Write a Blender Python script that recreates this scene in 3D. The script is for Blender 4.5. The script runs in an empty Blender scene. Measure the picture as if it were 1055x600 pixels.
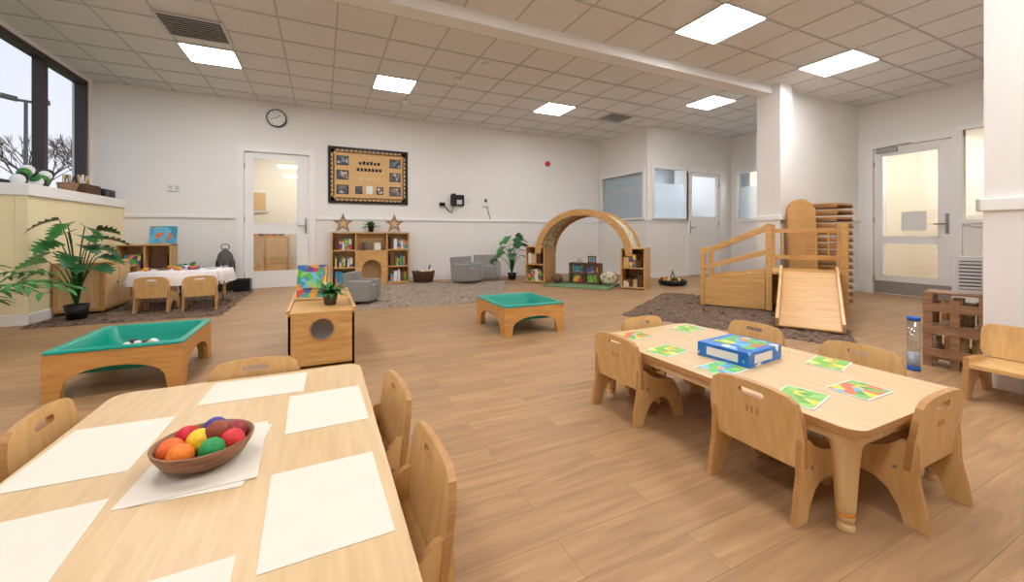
import bpy, bmesh, math, random
from mathutils import Vector, Matrix
from mathutils.geometry import tessellate_polygon
random.seed(7)
sc=bpy.context.scene
PI=math.pi
# ---------------------------------------------------------------- materials
def s2l(c):
    return tuple(((x/255)/12.92 if x/255<=0.04045 else (((x/255)+0.055)/1.055)**2.4) for x in c)+(1,)
def base(name):
    m=bpy.data.materials.new(name); m.use_nodes=True
    nt=m.node_tree; b=nt.nodes['Principled BSDF']
    return m,nt,b
def plain(name,rgb,rough=0.5,var=0.04,scale=8,bump=0.0,metal=0,spec=0.4):
    m,nt,b=base(name); N=nt.nodes; L=nt.links
    tc=N.new('ShaderNodeTexCoord'); n=N.new('ShaderNodeTexNoise'); n.inputs['Scale'].default_value=scale; n.inputs['Detail'].default_value=3
    L.new(tc.outputs['Object'],n.inputs['Vector'])
    r=N.new('ShaderNodeValToRGB'); c=s2l(rgb)
    r.color_ramp.elements[0].position=.3; r.color_ramp.elements[1].position=.7
    r.color_ramp.elements[0].color=tuple(x*(1-var) for x in c[:3])+(1,)
    r.color_ramp.elements[1].color=tuple(min(1,x*(1+var)) for x in c[:3])+(1,)
    L.new(n.outputs['Fac'],r.inputs['Fac']); L.new(r.outputs['Color'],b.inputs['Base Color'])
    b.inputs['Roughness'].default_value=rough; b.inputs['Metallic'].default_value=metal
    b.inputs['Specular IOR Level'].default_value=spec
    if bump>0:
        bp=N.new('ShaderNodeBump'); bp.inputs['Strength'].default_value=bump; bp.inputs['Distance'].default_value=0.01
        L.new(n.outputs['Fac'],bp.inputs['Height']); L.new(bp.outputs['Normal'],b.inputs['Normal'])
    return m
def wood(name,c1,c2,sc_=(1.5,14,14),rough=0.42):
    m,nt,b=base(name); N=nt.nodes; L=nt.links
    tc=N.new('ShaderNodeTexCoord'); mp=N.new('ShaderNodeMapping'); mp.inputs['Scale'].default_value=sc_
    L.new(tc.outputs['Object'],mp.inputs['Vector'])
    n=N.new('ShaderNodeTexNoise'); n.inputs['Scale'].default_value=3; n.inputs['Detail'].default_value=6; n.inputs['Distortion'].default_value=.6
    L.new(mp.outputs['Vector'],n.inputs['Vector'])
    r=N.new('ShaderNodeValToRGB'); r.color_ramp.elements[0].position=.32; r.color_ramp.elements[1].position=.68
    r.color_ramp.elements[0].color=s2l(c2); r.color_ramp.elements[1].color=s2l(c1)
    L.new(n.outputs['Fac'],r.inputs['Fac']); L.new(r.outputs['Color'],b.inputs['Base Color'])
    b.inputs['Roughness'].default_value=rough
    return m
def multi(name,cols,scale=12,rough=.45):
    m,nt,b=base(name); N=nt.nodes; L=nt.links
    tc=N.new('ShaderNodeTexCoord'); v=N.new('ShaderNodeTexVoronoi'); v.inputs['Scale'].default_value=scale
    L.new(tc.outputs['Object'],v.inputs['Vector'])
    sp=N.new('ShaderNodeSeparateColor'); L.new(v.outputs['Color'],sp.inputs['Color'])
    r=N.new('ShaderNodeValToRGB'); r.color_ramp.interpolation='CONSTANT'
    while len(r.color_ramp.elements)<len(cols): r.color_ramp.elements.new(.5)
    for i,c in enumerate(cols):
        r.color_ramp.elements[i].position=i/len(cols)
    for i,c in enumerate(cols):
        r.color_ramp.elements[i].color=s2l(c)
    L.new(sp.outputs[0],r.inputs['Fac']); L.new(r.outputs['Color'],b.inputs['Base Color'])
    b.inputs['Roughness'].default_value=rough
    return m
def emis(name,rgb,st):
    m=bpy.data.materials.new(name); m.use_nodes=True; nt=m.node_tree; nt.nodes.clear()
    e=nt.nodes.new('ShaderNodeEmission'); e.inputs['Color'].default_value=rgb+(1,); e.inputs['Strength'].default_value=st
    o=nt.nodes.new('ShaderNodeOutputMaterial'); nt.links.new(e.outputs[0],o.inputs[0]); return m
def glass(name,tint=(1,1,1),gl=.12,frost=0.0,fc=(.8,.9,1)):
    m=bpy.data.materials.new(name); m.use_nodes=True; nt=m.node_tree; nt.nodes.clear(); N=nt.nodes; L=nt.links
    t=N.new('ShaderNodeBsdfTransparent'); t.inputs[0].default_value=tint+(1,)
    g=N.new('ShaderNodeBsdfGlossy'); g.inputs['Roughness'].default_value=.02
    mx=N.new('ShaderNodeMixShader'); mx.inputs[0].default_value=gl
    L.new(t.outputs[0],mx.inputs[1]); L.new(g.outputs[0],mx.inputs[2])
    last=mx
    if frost>0:
        d=N.new('ShaderNodeBsdfTranslucent'); d.inputs[0].default_value=fc+(1,)
        d2=N.new('ShaderNodeBsdfDiffuse'); d2.inputs[0].default_value=fc+(1,)
        a=N.new('ShaderNodeMixShader'); a.inputs[0].default_value=.5; L.new(d.outputs[0],a.inputs[1]); L.new(d2.outputs[0],a.inputs[2])
        m2=N.new('ShaderNodeMixShader'); m2.inputs[0].default_value=frost
        L.new(mx.outputs[0],m2.inputs[1]); L.new(a.outputs[0],m2.inputs[2]); last=m2
    o=N.new('ShaderNodeOutputMaterial'); L.new(last.outputs[0],o.inputs[0]); return m

WALL=plain('wall_paint',(241,238,234),.6,.01,3)
WALLL=plain('wall_panel_lower',(237,234,231),.45,.01,3)
TRIM=plain('white_gloss_trim',(244,243,241),.3,.01)
CREAM=plain('cream_panel',(242,230,188),.5,.02)
CEIL=plain('ceiling_tile',(228,227,226),.9,.03,60,bump=.1)
CBAR=plain('ceiling_tbar',(194,192,188),.5,.02)
BEAMM=plain('beam_paint',(236,236,235),.6,.01)
BIRCH=wood('birch_ply',(228,196,146),(214,178,126),(8,8,1.5))
BIRCHT=wood('birch_table_top',(220,191,147),(207,175,129),(14,1.2,10),.38)
CHAIRW=wood('beech_chair',(228,188,128),(211,166,105),(10,10,2),.35)
PLYE=wood('ply_edge',(200,152,96),(174,124,74),(3,3,60))
OAK=wood('golden_wood',(222,176,112),(200,150,86))
TRAYW=wood('tray_frame_wood',(216,162,92),(196,140,74))
DARKW=wood('dark_wood',(126,88,60),(88,58,40))
CRATEW=wood('crate_wood',(172,132,98),(132,96,70))
STARW=wood('star_wood',(176,150,120),(130,104,80))
BOWLW=wood('bowl_wood',(158,108,70),(116,74,46),(6,6,30))
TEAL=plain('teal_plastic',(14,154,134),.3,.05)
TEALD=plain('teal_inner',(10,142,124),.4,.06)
SAND=plain('sand',(205,190,150),.9,.15,60,bump=.4)
PAPER=plain('paper',(228,221,206),.8,.012)
BLACK=plain('black_plastic',(22,22,24),.4,.05)
DFRAME=plain('window_frame_dark',(62,52,50),.4,.05)
GREY=plain('grey_fabric',(152,149,146),.95,.1,90,bump=.4)
METAL=plain('brushed_metal',(170,170,170),.3,.05,metal=.9)
LGREY=plain('light_grey_plastic',(205,205,205),.4,.02)
DGREY=plain('dark_grey',(90,88,86),.6,.1)
SKIRT=plain('door_kickplate',(150,146,142),.35,.03)
LEAF=plain('leaf_green',(34,92,42),.4,.25,14)
LEAF2=plain('leaf_green_bright',(60,128,56),.45,.25,14)
SOIL=plain('soil',(50,36,26),.95,.3,50)
RUGG=plain('rug_grey',(154,138,122),1,.4,45)
RUGB=plain('rug_brown',(114,94,79),1,.45,45)
CLOTH=plain('white_tablecloth',(238,232,230),.9,.05,30,bump=.1)
BRAID=plain('basket_weave',(96,68,50),.9,.4,60,bump=.6)
CORK=plain('cork_tan',(218,178,125),.9,.06,60)
BLUE=plain('blue_plastic',(30,90,190),.35,.05)
LBLUE=plain('pale_blue_plastic',(130,180,215),.35,.05)
WHITE=plain('white_plastic',(236,236,234),.4,.01)
CLEAR=glass('clear_acrylic',(.86,.9,.93),.2)
ORANGE=plain('orange_ring',(226,150,60),.5,.05)
GLASS=glass('window_glass',(.97,.98,1),.04)
DOORG=glass('door_glass',(.93,.95,.94),.1)
FROST=glass('frosted_glass',(.9,.95,1),.05,.6,(.9,.94,.97))
CANVAS=multi('floral_canvas',[(236,228,208),(238,230,212),(236,226,206),(190,168,124),(236,228,208),(160,176,130)],26,.9)
PUZ=[multi('puzzle_print_%d'%i,c,26,.35) for i,c in enumerate([
 [(90,170,60),(120,190,80),(240,210,60),(100,160,60),(150,200,100)],
 [(80,160,80),(240,110,70),(250,210,70),(90,180,220),(120,190,90)],
 [(250,170,40),(120,190,60),(240,230,120),(90,170,80),(120,200,90)],
 [(60,150,210),(90,190,80),(120,190,220),(230,150,80),(150,210,120)]])]
BOXP=multi('puzzle_box_print',[(20,110,200),(30,130,215),(24,116,205),(20,100,190),(30,130,215),(240,240,240),(26,120,206),(120,190,230)],24,.3)
BOXT=multi('puzzle_box_lid_print',[(90,180,90),(30,130,215),(240,220,90),(110,190,230),(230,110,80),(120,190,90)],22,.3)
BOOKP=multi('book_cover_print',[(70,160,150),(240,160,60),(90,190,90),(220,80,60),(60,110,180),(240,225,120),(120,70,140)],16,.4)
TOYP=multi('toy_colours',[(200,60,60),(70,110,170),(240,200,80),(90,150,80),(230,225,215),(120,80,60)],9,.5)
PICB=multi('sky_picture_print',[(80,170,210),(110,190,220),(230,120,70),(60,150,190)],10,.5)
PHOTO=multi('photo_print',[(70,76,90),(150,120,100),(200,190,180),(90,100,110),(120,140,160)],16,.5)
def floor_mat():
    m,nt,b=base('floor_vinyl_planks'); N=nt.nodes; L=nt.links
    tc=N.new('ShaderNodeTexCoord')
    br=N.new('ShaderNodeTexBrick'); br.inputs['Scale'].default_value=1; br.inputs['Brick Width'].default_value=1.1; br.inputs['Row Height'].default_value=.16
    br.inputs['Mortar Size'].default_value=.0014; br.inputs['Mortar Smooth'].default_value=.3; br.inputs['Bias'].default_value=0; br.offset=.37
    br.inputs['Color1'].default_value=(0.2,0.2,0.2,1); br.inputs['Color2'].default_value=(.8,.8,.8,1); br.inputs['Mortar'].default_value=(.05,.05,.05,1)
    L.new(tc.outputs['Object'],br.inputs['Vector'])
    mp=N.new('ShaderNodeMapping'); mp.inputs['Scale'].default_value=(1.1,12,1); L.new(tc.outputs['Object'],mp.inputs['Vector'])
    ad=N.new('ShaderNodeVectorMath'); ad.operation='ADD'; 
    sc2=N.new('ShaderNodeVectorMath'); sc2.operation='SCALE'; sc2.inputs['Scale'].default_value=13
    L.new(br.outputs['Color'],sc2.inputs[0]); L.new(mp.outputs['Vector'],ad.inputs[0]); L.new(sc2.outputs[0],ad.inputs[1])
    n=N.new('ShaderNodeTexNoise'); n.inputs['Scale'].default_value=2.2; n.inputs['Detail'].default_value=7; n.inputs['Distortion'].default_value=.8
    L.new(ad.outputs[0],n.inputs['Vector'])
    r=N.new('ShaderNodeValToRGB'); r.color_ramp.elements[0].position=.24; r.color_ramp.elements[1].position=.76
    r.color_ramp.elements[0].color=s2l((156,121,86)); r.color_ramp.elements[1].color=s2l((191,154,113))
    L.new(n.outputs['Fac'],r.inputs['Fac'])
    r2=N.new('ShaderNodeValToRGB'); r2.color_ramp.elements[0].color=(.6,.58,.56,1); r2.color_ramp.elements[1].color=(1.0,1.0,1.0,1)
    r2.color_ramp.elements[0].position=.05; r2.color_ramp.elements[1].position=.8
    e=r2.color_ramp.elements.new(.2); e.color=(.87,.86,.855,1)
    L.new(br.outputs['Color'],r2.inputs['Fac'])
    mx=N.new('ShaderNodeMix'); mx.data_type='RGBA'; mx.blend_type='MULTIPLY'; mx.inputs[0].default_value=1
    L.new(r.outputs['Color'],mx.inputs[6]); L.new(r2.outputs['Color'],mx.inputs[7]); L.new(mx.outputs[2],b.inputs['Base Color'])
    b.inputs['Roughness'].default_value=.46; b.inputs['Specular IOR Level'].default_value=.3
    return m
FLOOR=floor_mat()
# ---------------------------------------------------------------- mesh builder
MXZ=Matrix(((1,0,0,0),(0,0,-1,0),(0,1,0,0),(0,0,0,1)))
MYZ=Matrix(((0,0,1,0),(1,0,0,0),(0,1,0,0),(0,0,0,1)))
T=Matrix.Translation
def R(ax,deg): return Matrix.Rotation(math.radians(deg),4,ax)
def rrect(w,h,r,n=5,cx=0,cy=0):
    out=[]
    for (sx,sy,a0) in ((1,1,0),(-1,1,90),(-1,-1,180),(1,-1,270)):
        for i in range(n+1):
            a=math.radians(a0+90*i/n)
            out.append((cx+sx*(w/2-r)+r*math.cos(a),cy+sy*(h/2-r)+r*math.sin(a)))
    return out
def circ(r,n=28,cx=0,cy=0,a0=0,a1=360):
    full=abs(a1-a0-360)<1e-6
    k=n if full else n+1
    return [(cx+r*math.cos(math.radians(a0+(a1-a0)*i/n)),cy+r*math.sin(math.radians(a0+(a1-a0)*i/n))) for i in range(k)]
class B:
    def __init__(s,name): s.bm=bmesh.new(); s.mats=[]; s.name=name
    def mi(s,mat):
        if mat not in s.mats: s.mats.append(mat)
        return s.mats.index(mat)
    def _f(s,verts,mat,smooth=False):
        i=s.mi(mat); done=set()
        for v in verts:
            for f in v.link_faces:
                if f not in done: f.material_index=i; f.smooth=smooth; done.add(f)
    def box(s,c,size,mat,rot=None):
        m=T(c)@(rot if rot else Matrix())@Matrix.Diagonal((size[0],size[1],size[2],1))
        r=bmesh.ops.create_cube(s.bm,size=1,matrix=m); s._f(r['verts'],mat); return s
    def bb(s,x0,x1,y0,y1,z0,z1,mat):
        return s.box(((x0+x1)/2,(y0+y1)/2,(z0+z1)/2),(abs(x1-x0),abs(y1-y0),abs(z1-z0)),mat)
    def cyl(s,c,r1,r2,h,mat,rot=None,seg=20):
        m=T(c)@(rot if rot else Matrix())
        r=bmesh.ops.create_cone(s.bm,cap_ends=True,segments=seg,radius1=r1,radius2=r2,depth=h,matrix=m)
        s._f(r['verts'],mat,True)
        for v in r['verts']:
            for f in v.link_faces:
                if len(f.verts)>4: f.smooth=False
        return s
    def sph(s,c,r,mat,scale=(1,1,1),rot=None,seg=16):
        m=T(c)@(rot if rot else Matrix())@Matrix.Diagonal((scale[0],scale[1],scale[2],1))
        q=bmesh.ops.create_uvsphere(s.bm,u_segments=seg,v_segments=seg//2+2,radius=r,matrix=m); s._f(q['verts'],mat,True); return s
    def plate(s,outer,holes,th,mat,mx,emat=None):
        loops=[outer]+list(holes); pts=[p for l in loops for p in l]
        tris=tessellate_polygon([[Vector((p[0],p[1],0)) for p in l] for l in loops])
        a=[s.bm.verts.new(mx@Vector((p[0],p[1],-th/2))) for p in pts]
        b=[s.bm.verts.new(mx@Vector((p[0],p[1],th/2))) for p in pts]
        i=s.mi(mat); e=s.mi(emat or mat)
        for t in tris:
            for vs in ([a[k] for k in t],[b[k] for k in reversed(t)]):
                try: f=s.bm.faces.new(vs); f.material_index=i
                except ValueError: pass
        o=0
        for l in loops:
            n=len(l)
            for k in range(n):
                try: f=s.bm.faces.new((a[o+k],a[o+(k+1)%n],b[o+(k+1)%n],b[o+k])); f.material_index=e
                except ValueError: pass
            o+=n
        return s
    def rings(s,rs,mat,cap0=True,cap1=True,smooth=True,closed=True):
        i=s.mi(mat); R_=[[s.bm.verts.new(p) for p in r] for r in rs]
        for a,b in zip(R_,R_[1:]):
            n=len(a)
            for k in range(n if closed else n-1):
                f=s.bm.faces.new((a[k],a[(k+1)%n],b[(k+1)%n],b[k])); f.material_index=i; f.smooth=smooth
        if cap0: f=s.bm.faces.new(list(reversed(R_[0]))); f.material_index=i
        if cap1: f=s.bm.faces.new(R_[-1]); f.material_index=i
        return s
    def lathe(s,prof,mat,c=(0,0,0),seg=24,cap0=True,cap1=True,scale=(1,1)):
        return s.rings([[Vector((c[0]+r*math.cos(2*PI*k/seg)*scale[0],c[1]+r*math.sin(2*PI*k/seg)*scale[1],c[2]+z)) for k in range(seg)] for r,z in prof],mat,cap0,cap1)
    def tube(s,pts,r,mat,seg=8,r2=None):
        pts=[Vector(p) for p in pts]; rs=[]; n=len(pts); r2=r if r2 is None else r2
        for i,p in enumerate(pts):
            d=(pts[min(i+1,n-1)]-pts[max(i-1,0)]).normalized()
            u=d.cross(Vector((0,0,1)));
            if u.length<1e-3: u=d.cross(Vector((0,1,0)))
            u.normalize(); v=d.cross(u); rr=r+(r2-r)*i/(n-1)
            rs.append([p+rr*(math.cos(2*PI*k/seg)*u+math.sin(2*PI*k/seg)*v) for k in range(seg)])
        return s.rings(rs,mat)
    def leaf(s,p,az,tilt,ln,wd,mat,notch=False,droop=.3,n=14,roll=0):
        p=Vector(p); az=math.radians(az); t0=math.radians(tilt)
        h=Vector((math.cos(az),math.sin(az),0)); side=Vector((-math.sin(az),math.cos(az),0)); i=s.mi(mat)
        rl=math.radians(roll); prev=None; q=p.copy()
        for k in range(n+1):
            t=k/n; a=t0-droop*3*t
            d=h*math.cos(a)+Vector((0,0,math.sin(a)))
            if k: q=q+d*(ln/n)
            nrm=side.cross(d); sd=side*math.cos(rl)+nrm*math.sin(rl)
            w=wd/2*(math.sin(PI*min(1,t*.9+.1))**.6)*(1.2-.5*t)
            if notch and k%2 and 1<k<n: w*=.5
            fwd=d*(ln*.06 if (notch and k%2==0) else 0)
            cup=-nrm*.18*w
            l=s.bm.verts.new(q+sd*w+fwd+cup); c=s.bm.verts.new(q); r=s.bm.verts.new(q-sd*w+fwd+cup)
            if prev:
                for A in ((prev[0],prev[1],c,l),(prev[1],prev[2],r,c)):
                    f=s.bm.faces.new(A); f.material_index=i; f.smooth=True
            prev=(l,c,r)
        return s
    def mesh(s):
        bmesh.ops.recalc_face_normals(s.bm,faces=s.bm.faces[:])
        me=bpy.data.meshes.new(s.name); s.bm.to_mesh(me); s.bm.free()
        for m in s.mats: me.materials.append(m)
        return me
    def done(s,loc=(0,0,0),rz=0,bevel=0,seg=2):
        return place(s.name,s.mesh(),loc,rz,bevel,seg)
def place(name,me,loc=(0,0,0),rz=0,bevel=0,seg=2):
    o=bpy.data.objects.new(name,me); sc.collection.objects.link(o); o.location=loc; o.rotation_euler=(0,0,math.radians(rz))
    if bevel:
        b=o.modifiers.new('bevel','BEVEL'); b.width=bevel; b.segments=seg; b.limit_method='ANGLE'; b.angle_limit=math.radians(50)
    return o
# ---------------------------------------------------------------- room shell
XL,YB,ZF,ZN=-3.285,8.56,3.42,3.20
XR,YW=8.42,3.72
XN,YN=3.95,1.06
XB,YP=6.58,6.82
XC=9.37
def wall(name,axis,p0,p1,a0,a1,z0,z1,ops,mat):
    b=B(name); br=sorted(set([a0,a1]+[o[0] for o in ops]+[o[1] for o in ops]))
    for s,e in zip(br,br[1:]):
        m=(s+e)/2; hit=[o for o in ops if o[0]<m<o[1]]
        segs=[(z0,z1)]
        for o in hit:
            ns=[]
            for (u,v) in segs:
                if o[2]>u: ns.append((u,min(v,o[2])))
                if o[3]<v: ns.append((max(u,o[3]),v))
            segs=ns
        for (u,v) in segs:
            if v-u<1e-4: continue
            if axis=='x': b.bb(s,e,p0,p1,u,v,mat)
            else: b.bb(p0,p1,s,e,u,v,mat)
    return b.done()
ft=B('floor'); ft.bb(-3.5,11.0,-2.8,11.4,-.1,0,FLOOR); ft.done()
D1=(-1.30,-.19)
wall('wall_back','x',YB,YB+.14,XL-.15,XB+.12,0,3.6,[(D1[0],D1[1],0,2.56)],WALL)
WZ0,WZ1=1.56,3.37
wall('wall_left','y',XL-.2,XL,-2.7,YB,0,3.6,[(3.95,8.48,WZ0,WZ1)],WALL)
wall('wall_partition_side','y',XB,XB+.1,YP,YB,0,3.6,[(YP+.12,8.42,1.36,2.42)],WALL)
wall('wall_partition_front','x',YP,YP+.1,XB+.1,XC,0,3.6,[(6.76,7.78,1.36,2.5),(7.86,8.98,0,2.56)],WALL)
wall('wall_partition_far','y',XC,XC+.1,3.86,YP+1.8,0,3.6,[(5.85,6.62,1.36,2.5)],WALL)
wall('wall_right_return','x',YW,YW+.14,6.30,XC,0,3.6,[],WALL)
wall('wall_right','y',XR,XR+.12,YN-.1,YW,0,3.6,[(2.54,3.54,0,2.52),(1.7,2.47,1.2,2.52)],WALL)
wall('wall_right_near','y',XN,XN+.15,-2.7,YN,0,3.6,[],WALL)
wall('wall_right_inner','x',YN-.15,YN,XN+.15,XR,0,3.6,[],WALL)
wall('wall_front','x',-2.8,-2.7,XL-.2,XN+.15,0,3.6,[],WALL)
b=B('pier'); b.bb(6.02,6.30,3.60,3.95,0,3.42,WALL); b.done()
b=B('ceiling_beam'); b.bb(XL,6.02,3.72,3.92,3.08,3.42,BEAMM); b.done()
b=B('ceiling'); b.bb(XL-.2,XC+.1,YW,YB+.1,ZF,ZF+.08,CEIL); b.done()
b=B('ceiling_low'); b.bb(XL-.2,XR+.1,-2.8,YW,ZN,ZN+.08,CEIL); b.done()
def grid(name,x0,x1,y0,y1,z,xs,ys,t):
    b=B(name)
    x=xs
    while x>x0: x-=t
    x+=t
    while x<x1: b.bb(x-.01,x+.01,y0,y1,z-.006,z,CBAR); x+=t
    y=ys
    while y>y0: y-=t
    y+=t
    while y<y1: b.bb(x0,x1,y-.01,y+.01,z-.008,z-.001,CBAR); y+=t
    b.done()
TF=.6; TN=.56
grid('ceiling_grid',XL,XC,3.93,YB,ZF,-1.65,6.35,TF)
grid('ceiling_grid_low',XL,XR,-2.7,3.71,ZN,3.76-.28,2.87-.28,TN)
LED=emis('led_panel_light',(.985,.985,1),28)
def panel(x,y,z,s):
    b=B('ceiling_light_panel'); b.bb(x-s/2,x+s/2,y-s/2,y+s/2,z-.018,z-.009,WHITE)
    b.bb(x-s/2+.015,x+s/2-.015,y-s/2+.015,y+s/2-.015,z-.022,z-.0185,LED); b.done()
for x,y in ((-1.35,6.65),(1.05,6.65),(4.05,6.65),(6.45,5.1),(-1.35,4.65)): panel(x,y,ZF,.6)  # last panel is unseen, added for extra light
for x,y in ((3.76,2.87),(6.0,2.87),(1.5,2.3),(-1.0,2.3),(1.5,-.2),(-1.0,-.2),(3.2,.2)): panel(x,y,ZN,.62)  # all but the first pair are unseen, added to brighten the camera side
def vent(x,y,z,sx,sy):
    b=B('ceiling_vent'); b.bb(x-sx/2,x+sx/2,y-sy/2,y+sy/2,z-.02,z-.009,LGREY)
    b.bb(x-sx/2+.04,x+sx/2-.04,y-sy/2+.04,y+sy/2-.04,z-.021,z-.0201,DGREY)
    n=9
    for i in range(n):
        yy=y-sy/2+.07+(sy-.14)*i/(n-1); b.box((x,yy,z-.028),(sx-.09,.03,.006),LGREY,R('X',30))
    b.done()
vent(-1.35,5.85,ZF,.66,.6); vent(5.5,6.6,ZF,.6,.5)
for x,y in ((1.9,6.0),(2.1,5.3),(1.35,7.4)):
    b=B('smoke_detector'); b.cyl((x,y,ZF-.03),.05,.06,.045,WHITE); b.done()
tn=[0]
def trim(x0,x1,y0,y1,z0,z1,mat=TRIM,name=None):
    tn[0]+=1; b=B(name or 'trim_%d'%tn[0]); b.bb(x0,x1,y0,y1,z0,z1,mat); b.done(bevel=.006)
DZ=(1.27,1.33)
trim(-2.9,D1[0]-.09,YB-.03,YB,*DZ); trim(D1[1]+.09,XB,YB-.03,YB,*DZ)
trim(-2.2,D1[0]-.09,YB-.02,YB,0,.12,name='baseboard_back_left'); trim(D1[1]+.09,XB,YB-.02,YB,0,.12,name='baseboard_back')
trim(XB-.03,XB,YP,YB,*DZ); trim(XB-.02,XB,YP,YB,0,.12,name='baseboard_partition')
trim(XB,7.75,YP-.03,YP,*DZ); trim(XB,7.75,YP-.02,YP,0,.12,name='baseboard_partition_front')
trim(6.31,XR,YW-.03,YW,1.20,1.27); trim(6.31,XR,YW-.02,YW,0,.12,name='baseboard_right_return')
trim(6.0,6.32,3.57,3.6,1.20,1.27); trim(5.99,6.02,3.58,3.95,1.2,1.27)
trim(XR-.03,XR,YN,2.38,1.10,1.16); trim(XR-.02,XR,YN,2.38,0,.12,name='baseboard_right')
trim(XN-.035,XN,-2.7,YN+.03,1.15,1.23); trim(XN-.035,XN+.15,YN,YN+.03,1.15,1.23)
trim(XN-.02,XN,-2.7,YN,0,.12,name='baseboard_right_near')
b=B('wall_panel_right_near'); b.bb(XN-.012,XN,-2.7,YN,.12,1.15,WALLL); b.done()
b=B('boxed_ledge'); b.bb(XL+.004,-2.91,6.22,YB-.004,0,1.42,CREAM); b.bb(XL+.004,-2.88,6.19,YB-.004,1.42,1.55,TRIM)
b.bb(XL+.004,-2.895,6.205,YB-.004,0,.12,TRIM); b.bb(-3.0,-2.9,6.205,6.22,.12,1.42,CREAM); b.done(bevel=.006)
b=B('window_1')
f=.07; x0,x1=XL-.14,XL-.02
b.bb(x0,x1,3.96,8.47,WZ1-f,WZ1,DFRAME); b.bb(x0,x1,3.96,8.47,WZ0,WZ0+f,DFRAME)
for y in (3.99,5.1,6.3,7.44,8.44): b.bb(x0,x1,y-.04,y+.04,WZ0,WZ1,DFRAME)  # bays nearer the camera are unseen, added to let in fill daylight
for y in (3.99,5.1,6.3,7.44): b.bb(x0+.05,x1-.04,y+.055,y+.075,WZ0+.05,WZ1-.05,DFRAME)
b.bb(XL-.09,XL-.085,3.96,8.44,WZ0,WZ1,GLASS); b.done()
def door(name,x0,x1,h,panes,handle_side,loc,rz,closer=False,gl=DOORG,kick=False):
    w=x1-x0; b=B(name); c=.075
    b.bb(-c,.03,-.03,.10,0,h+c,TRIM); b.bb(w-.03,w+c,-.03,.10,0,h+c,TRIM); b.bb(-c,w+c,-.031,.10,h-.03,h+c,TRIM)
    holes=[rrect(pw,ph,.008,2,px,pz) for (px,pz,pw,ph) in panes]
    b.plate(rrect(w-.07,h-.045,.004,1,w/2,(h-.045)/2+.008),holes,.045,TRIM,T((0,.04,0))@MXZ)
    for (px,pz,pw,ph) in panes:
        b.bb(px-pw/2,px+pw/2,.038,.042,pz-ph/2,pz+ph/2,gl)
        for s in (-1,1):
            b.bb(px-pw/2,px+pw/2,.012,.02,pz+s*(ph/2-.01)-.01,pz+s*(ph/2-.01)+.01,TRIM); b.bb(px+s*(pw/2-.01)-.01,px+s*(pw/2-.01)+.01,.012,.02,pz-ph/2,pz+ph/2,TRIM)
    hx=w-.09 if handle_side>0 else .09
    b.bb(hx-.02,hx+.02,.008,.018,1.0,1.3,METAL); b.tube([(hx,.01,1.15),(hx,-.04,1.15),(hx-.13*handle_side,-.045,1.15)],.011,METAL)
    for z in (.25,h*.5,h-.3): b.cyl((w-.03 if handle_side<0 else .03,.012,z),.012,.012,.1,METAL,None,10)
    if kick: b.bb(.04,w-.04,.012,.018,.02,.22,SKIRT)
    if closer: b.bb(.08,.34,-.04,.015,h-.12,h-.05,METAL); b.box((.36,-.05,h-.03),(.36,.02,.015),METAL,R('Z',-12))
    b.done(loc,rz)
w=D1[1]-D1[0]
door('door_1',D1[0],D1[1],2.52,[(w*.47,1.78,w*.66,1.22),(w*.47,.66,w*.66,.72)],1,(D1[0],YB,0),0)
door('door_2',7.86,8.98,2.50,[(.56,1.9,.86,1.0)],-1,(7.86,YP,0),0,gl=FROST)
door('door_3',0,1.0,2.46,[(.48,1.62,.70,1.36),(.48,.58,.70,.56)],1,(XR,3.54,0),-90,closer=True,kick=True)
def winframe(name,w,h,loc,rz,gl,mull=(),blind=None):
    b=B(name); c=.06
    b.plate(rrect(w+2*c,h+2*c,.005,1,w/2,h/2),[rrect(w-.02,h-.02,.004,1,w/2,h/2)],.04,TRIM,T((0,0,0))@MXZ)
    for m in mull: b.bb(m-.025,m+.025,-.015,.06,0,h,TRIM)
    b.bb(0,w,.05,.055,0,h,gl)
    if blind: b.bb(.02,w-.02,.048,.0495,.02,h*blind,FROST)
    b.done(loc,rz)
CG=glass('office_glass',(.93,.97,.99),.1)
winframe('window_2',8.42-YP-.12,1.06,(XB-.01,8.42,1.36),-90,CG,(),.7)
winframe('window_3',1.02,1.14,(6.76,YP-.01,1.36),0,CG,(),.7)
winframe('window_4',.77,1.14,(XC-.01,6.62,1.36),-90,CG,(),.7)
winframe('window_5',.77,1.32,(XR-.01,2.47,1.2),-90,DOORG)
def shell(name,x0,x1,y0,y1,z1,mat):
    b=B(name); t=.06
    b.bb(x0-t,x0,y0,y1,0,z1,mat); b.bb(x1,x1+t,y0,y1,0,z1,mat); b.bb(x0-t,x1+t,y1,y1+t,0,z1,mat); b.bb(x0-t,x1+t,y0,y1+t,z1,z1+t,CEIL); return b
BG=plain('adjacent_room_wall',(236,226,208),.7,.02)
OFF=plain('office_wall',(224,232,240),.7,.02)
shell('adjacent_room_walls',-2.6,1.2,8.72,11.0,2.9,BG).done()
b=shell('office_walls',6.75,10.4,6.98,8.9,2.9,OFF); b.done()
b=B('corridor_walls'); b.bb(10.6,10.66,.9,6.5,0,2.9,BG); b.bb(8.6,10.6,.9,.96,0,2.9,BG); b.bb(9.5,10.6,6.4,6.46,0,2.9,BG)
b.bb(8.56,10.66,.9,3.86,2.9,2.96,CEIL); b.bb(9.5,10.66,3.86,6.5,2.9,2.96,CEIL); b.done()
LED2=emis('adjacent_light',(1,.98,.96),34)
for x,y,z in ((-.7,9.9,2.9),(8.0,7.8,2.9),(9.6,2.9,2.9),(10.1,5.3,2.9)):
    b=B('ceiling_light_panel'); b.bb(x-.3,x+.3,y-.3,y+.3,z-.03,z-.001,LED2); b.done()
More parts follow.
